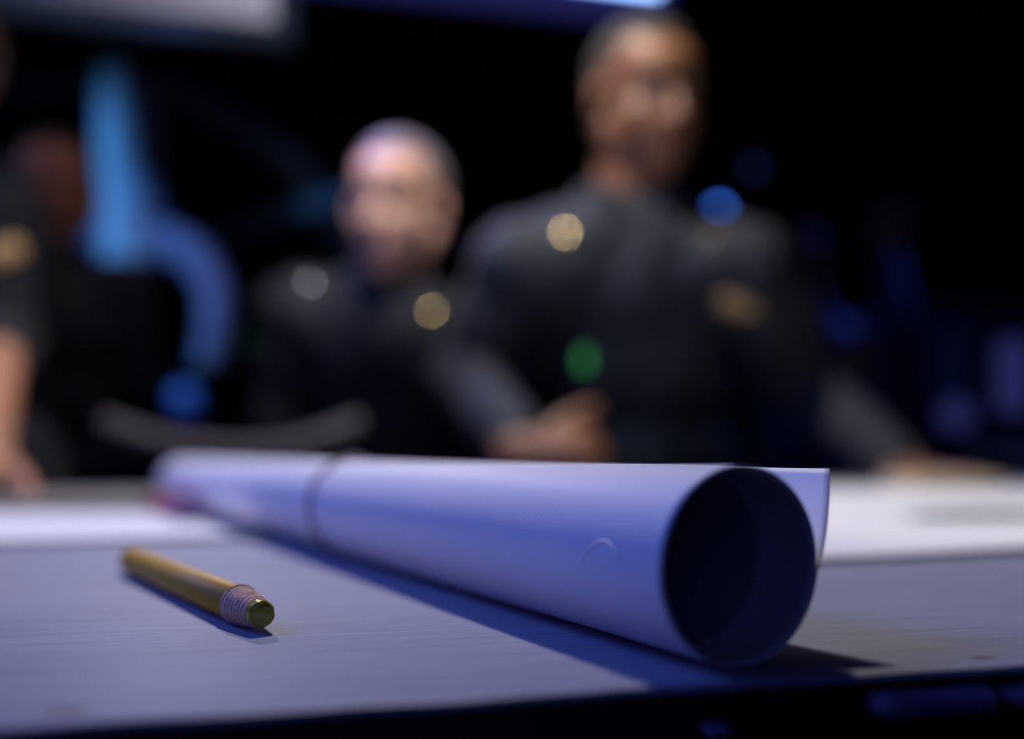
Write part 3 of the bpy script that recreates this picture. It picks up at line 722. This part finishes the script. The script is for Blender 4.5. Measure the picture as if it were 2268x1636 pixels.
bm = bmesh.new(); quadbox(bm, [mp_(.035, .042, .003), mp_(wd - .042, .042, .003), mp_(wd - .042, hh - .035, .003), mp_(.035, hh - .035, .003)], -nn, .003); obj('screen', bm, M_scr, mon, smooth=False)
bm = bmesh.new(); a = mp_(wd / 2, hh * .7, -.07); tube(bm, [a, (a.x, a.y, RH)], .02, 12); box(bm, a, (.12, .05, .12)); obj('ceiling_mount', bm, M_black, mon, smooth=False)

# blue fluorescent fixture, top centre
M_bluecase = mat('blue_lamp_diffuser', (.05, .07, .25), .5, emit=(.014, .015, .085), estr=1); M_tubeb = mat('blue_white_lamp_tube', (.5, .6, .9), .3, emit=(.30, .52, 1.0), estr=6.0)
fa = P(560, -105, 2.5); fb = P(1450, 0, 2.95); fd = (fb - fa).normalized(); fx = thing('blue_ceiling_lamp', 'blue fluorescent lamp fixture at the top above the tall person', 'ceiling lamp', tuple((fa + fb) / 2))
side = Vector((fd.y, -fd.x, 0)).normalized(); upv = side.cross(fd).normalized(); upv = upv if upv.z > 0 else -upv
bm = bmesh.new()
quadbox(bm, [fa + side * .10 - upv * .03, fb + side * .10 - upv * .03, fb - side * .10 - upv * .03, fa - side * .10 - upv * .03], upv, .09); obj('housing', bm, M_bluecase, fx, smooth=False)
bm = bmesh.new(); tube(bm, [fa * .32 + fb * .68 + side * .112 - upv * .014, fb - fd * .06 + side * .112 - upv * .014], .013, 16); obj('lamp_tube', bm, M_tubeb, fx)
bm = bmesh.new(); cc = (fa + fb) / 2; tube(bm, [cc + upv * .06, Vector((cc.x, cc.y, RH))], .012, 10); obj('hanger', bm, M_black, fx)

# ducts, pipes, hose and lamps on the left
M_duct = mat('pale_blue_duct_paint', (.42, .55, .62), .5); M_hose = mat('pale_lavender_hose', (.30, .27, .42), .5); M_teal = mat('dark_teal_pipe_paint', (.13, .19, .23), .5)
D = 2.62
dt = thing('ventilation_duct', 'vertical blue-lit duct with flared foot behind the person in shadow', 'duct', tuple(P(285, 590, D)))
bm = bmesh.new(); tube(bm, bez([P(250, 140, D), P(256, 165, D), P(268, 300, D), P(285, 430, D), P(288, 500, D), P(290, 545, D), P(292, 585, D)], 8), [.004 + .040 * min(1, k / 6) + .036 * min(1, max(0, (k - 6) / 20)) for k in range(49)], 28); obj('front_column', bm, M_duct, dt)
bm = bmesh.new(); tube(bm, bez([P(325, 190, D + .14), P(328, 350, D + .14), P(330, 520, D + .14)], 8), [.03 + .022 * k / 16 for k in range(17)], 24); obj('rear_column', bm, M_hose, dt)
bm = bmesh.new(); tube(bm, bez([P(300, 430, D), P(235, 500, D - .02), P(178, 535, D)], 6), [.05, .05, .05, .048, .045, .045, .045, .044, .044, .042, .04, .038, .034], 20); obj('side_outlet', bm, M_hose, dt)
hs = bmesh.new(); tube(hs, bez([P(330, 520, D), P(395, 545, D), P(450, 590, D), P(480, 660, D), P(478, 740, D), P(462, 812, D)], 10), [.05] * 20 + [.046] * 20 + [.042] * 11, 24)
tag(obj('flexible_hose', hs, M_hose, dt), 'thick lavender hose curving down from the foot of the blue duct')
M_ball = mat('blue_lamp_glass', (.05, .1, .4), .3, emit=(.02, .07, .30), estr=.9)
lp = thing('round_blue_lamp', 'round blue glowing lamp below the end of the lavender hose', 'lamp', tuple(P(402, 955, D)))
bm = bmesh.new(); ell(bm, P(408, 878, D), (.034,) * 3, sub=3); obj('globe', bm, M_ball, lp)
M_lbase = mat('dark_blue_enamel', (.02, .04, .30), .4); bm = bmesh.new(); c = P(402, 945, D); tube(bm, [c, P(402, 935, D), P(403, 905, D), P(405, 890, D)], [.07, .072, .05, .03], 28); obj('lamp_base', bm, M_lbase, lp)
# cabinet carrying the lamp and the duct
cb = thing('equipment_cabinet', 'low black equipment cabinet under the round blue lamp', 'cabinet', (P(330, 960, D).x, D + .05, 0))
zt = P(402, 945, D).z; bm = bmesh.new(); box(bm, (P(330, 960, D).x, D + .05, zt / 2), (.62, .34, zt), bevel=.006); obj('body', bm, M_black, cb, smooth=False)
for k in range(2):
    bm = bmesh.new(); box(bm, (P(330, 960, D).x - .15 + .30 * k, D - .127, zt / 2), (.28, .014, zt - .1), bevel=.002); dd = obj('door', bm, M_black, cb, smooth=False)
    bm = bmesh.new(); box(bm, (P(330, 960, D).x - .03 + .06 * k, D - .140, zt * .7), (.012, .014, .10), bevel=.002); obj('handle', bm, M_navygrey, dd, smooth=False)
for pts, r, lab in (([P(-250, 215, 3.0), P(180, 190, 3.0), P(370, 200, 3.0), P(520, 275, 3.05), P(680, 400, 3.1), P(760, 560, 3.15)], .05, 'dark teal overhead pipe bending down to the right behind the duct'),
                    ([P(430, 560, 3.0), P(560, 500, 3.0), P(700, 458, 3.0), P(820, 430, 3.0)], .032, 'dark thin pipe slanting up behind the lavender hose')):
    bm = bmesh.new(); tube(bm, bez(pts, 8), r, 20); tag(obj('overhead_pipe', bm, M_teal), lab, 'pipe')
# grey curved rail in front of the cabinet
pr = thing('padded_rail', 'grey curved padded rail on two posts just beyond the table, left of centre', 'rail', (P(500, 985, 1.42).x, 1.42, 0))
bm = bmesh.new(); tube(bm, bez([P(230, 938, 1.46), P(330, 972, 1.45), P(450, 994, 1.43), P(580, 998, 1.42), P(690, 978, 1.42), P(800, 938, 1.44)], 8), .017, 18)
obj('padding', bm, mat('grey_padded_vinyl', (.085, .075, .08), .8), pr)
for q_ in (P(400, 985, 1.44), P(660, 985, 1.42)):
    bm = bmesh.new(); tube(bm, [q_, (q_.x, q_.y, .02), (q_.x, q_.y, .001)], [.014, .014, .05], 14); obj('post', bm, M_black, pr)

# ------------------------------------------------------------------ right side equipment
D2 = 3.0
cs = thing('radar_console', 'dark console with blue-lit screens at the far right', 'console', (P(2180, 900, D2).x, D2 + .25, 0))
x0 = P(2035, 900, D2).x; x1 = P(2500, 900, D2).x; ztop = P(0, 660, D2).z; zd = P(0, 985, D2).z
M_con = mat('dark_navy_console', (.03, .042, .10), .5)
bm = bmesh.new(); box(bm, ((x0 + x1) / 2, D2 + .3, ztop / 2), (x1 - x0, .5, ztop), bevel=.01); obj('body', bm, M_con, cs, smooth=False)
bm = bmesh.new(); box(bm, ((x0 + x1) / 2, D2 - .12, zd - .04), (x1 - x0, .36, .05), bevel=.008); obj('shelf', bm, M_con, cs, smooth=False)
M_s1 = mat('violet_blue_display', (.02, .02, .06), .3, emit=(.018, .020, .095), estr=1.0); M_s2 = mat('dim_blue_display', (.01, .02, .05), .3, emit=(.001, .002, .010), estr=1)
bm = bmesh.new(); box(bm, (P(2262, 0, D2).x, D2 + .045, P(0, 830, D2).z), (.10, .02, .22), bevel=.008); obj('display', bm, M_s1, cs, smooth=False)
bm = bmesh.new(); box(bm, (P(2125, 0, D2).x, D2 + .045, P(0, 800, D2).z), (.12, .02, .22), bevel=.004); obj('display', bm, M_s2, cs, smooth=False)
bm = bmesh.new(); c = P(2130, 918, D2); tube(bm, [(c.x, D2 + .05, c.z), (c.x, D2 + .02, c.z), (c.x, D2 + .005, c.z)], [.045, .045, .03], 24); obj('indicator_lamp', bm, M_s1, cs)
# sheet of paper and its holder at the right edge
bm = bmesh.new(); c = P(2300, 1005, 2.0); box(bm, (c.x + .06, 2.05, c.z), (.26, .2, .022), bevel=.002)
M_wp = paper_mat('white_paper_stack', (.9, .9, .9), 0)
tag(obj('paper_stack', bm, M_wp, smooth=False), 'stack of white paper at the far right edge on a small black stand', 'paper stack')
bm = bmesh.new(); box(bm, (c.x + .06, 2.05, (c.z - .011) - .03), (.30, .24, .06), bevel=.003); box(bm, (c.x + .06, 2.05, (c.z - .07) / 2), (.08, .08, c.z - .07)); box(bm, (c.x + .06, 2.05, .01), (.3, .26, .02))
tag(obj('side_stand', bm, M_black, smooth=False), 'black stand carrying the white paper stack at the right edge', 'stand')

def led(px, py, d, r, col, s, label, stand=False):
    c = P(px, py, d); t = thing('indicator_light', label, 'indicator light', tuple(c))
    bm = bmesh.new(); ell(bm, c, (r, r, r), sub=3); obj('lens', bm, mat('led_glow', tuple(x * .3 for x in col), .3, emit=col, estr=s), t)
    bm = bmesh.new(); tube(bm, [c + V3(0, 0, -r * .7), c + V3(0, 0, -r - .03), V3(c.x, c.y, .02), V3(c.x, c.y, .001)] if stand else [c + V3(0, r * .4, 0), c + V3(0, r + .04, 0), c + V3(0, RY1 - d - .001, 0)], [r * .9, r * .8, .01, .08] if stand else [r * 1.05, r * .8, .008], 16); obj('mounting_arm', bm, M_black, t)
led(1592, 466, 3.2, .022, (.020, .085, .42), 9.0, 'bright blue light beside the shoulder of the tall person')
led(1670, 372, 3.2, .016, (.012, .022, .09), 1.6, 'very dim blue light above the bright blue light')
led(1826, 903, 2.3, .018, (.10, .13, .26), 2.6, 'pale blue-white light low in front of the seated person in blue', True)
led(553, 757, 2.9, .018, (.004, .03, .016), .9, 'faint green light right of the lavender hose')
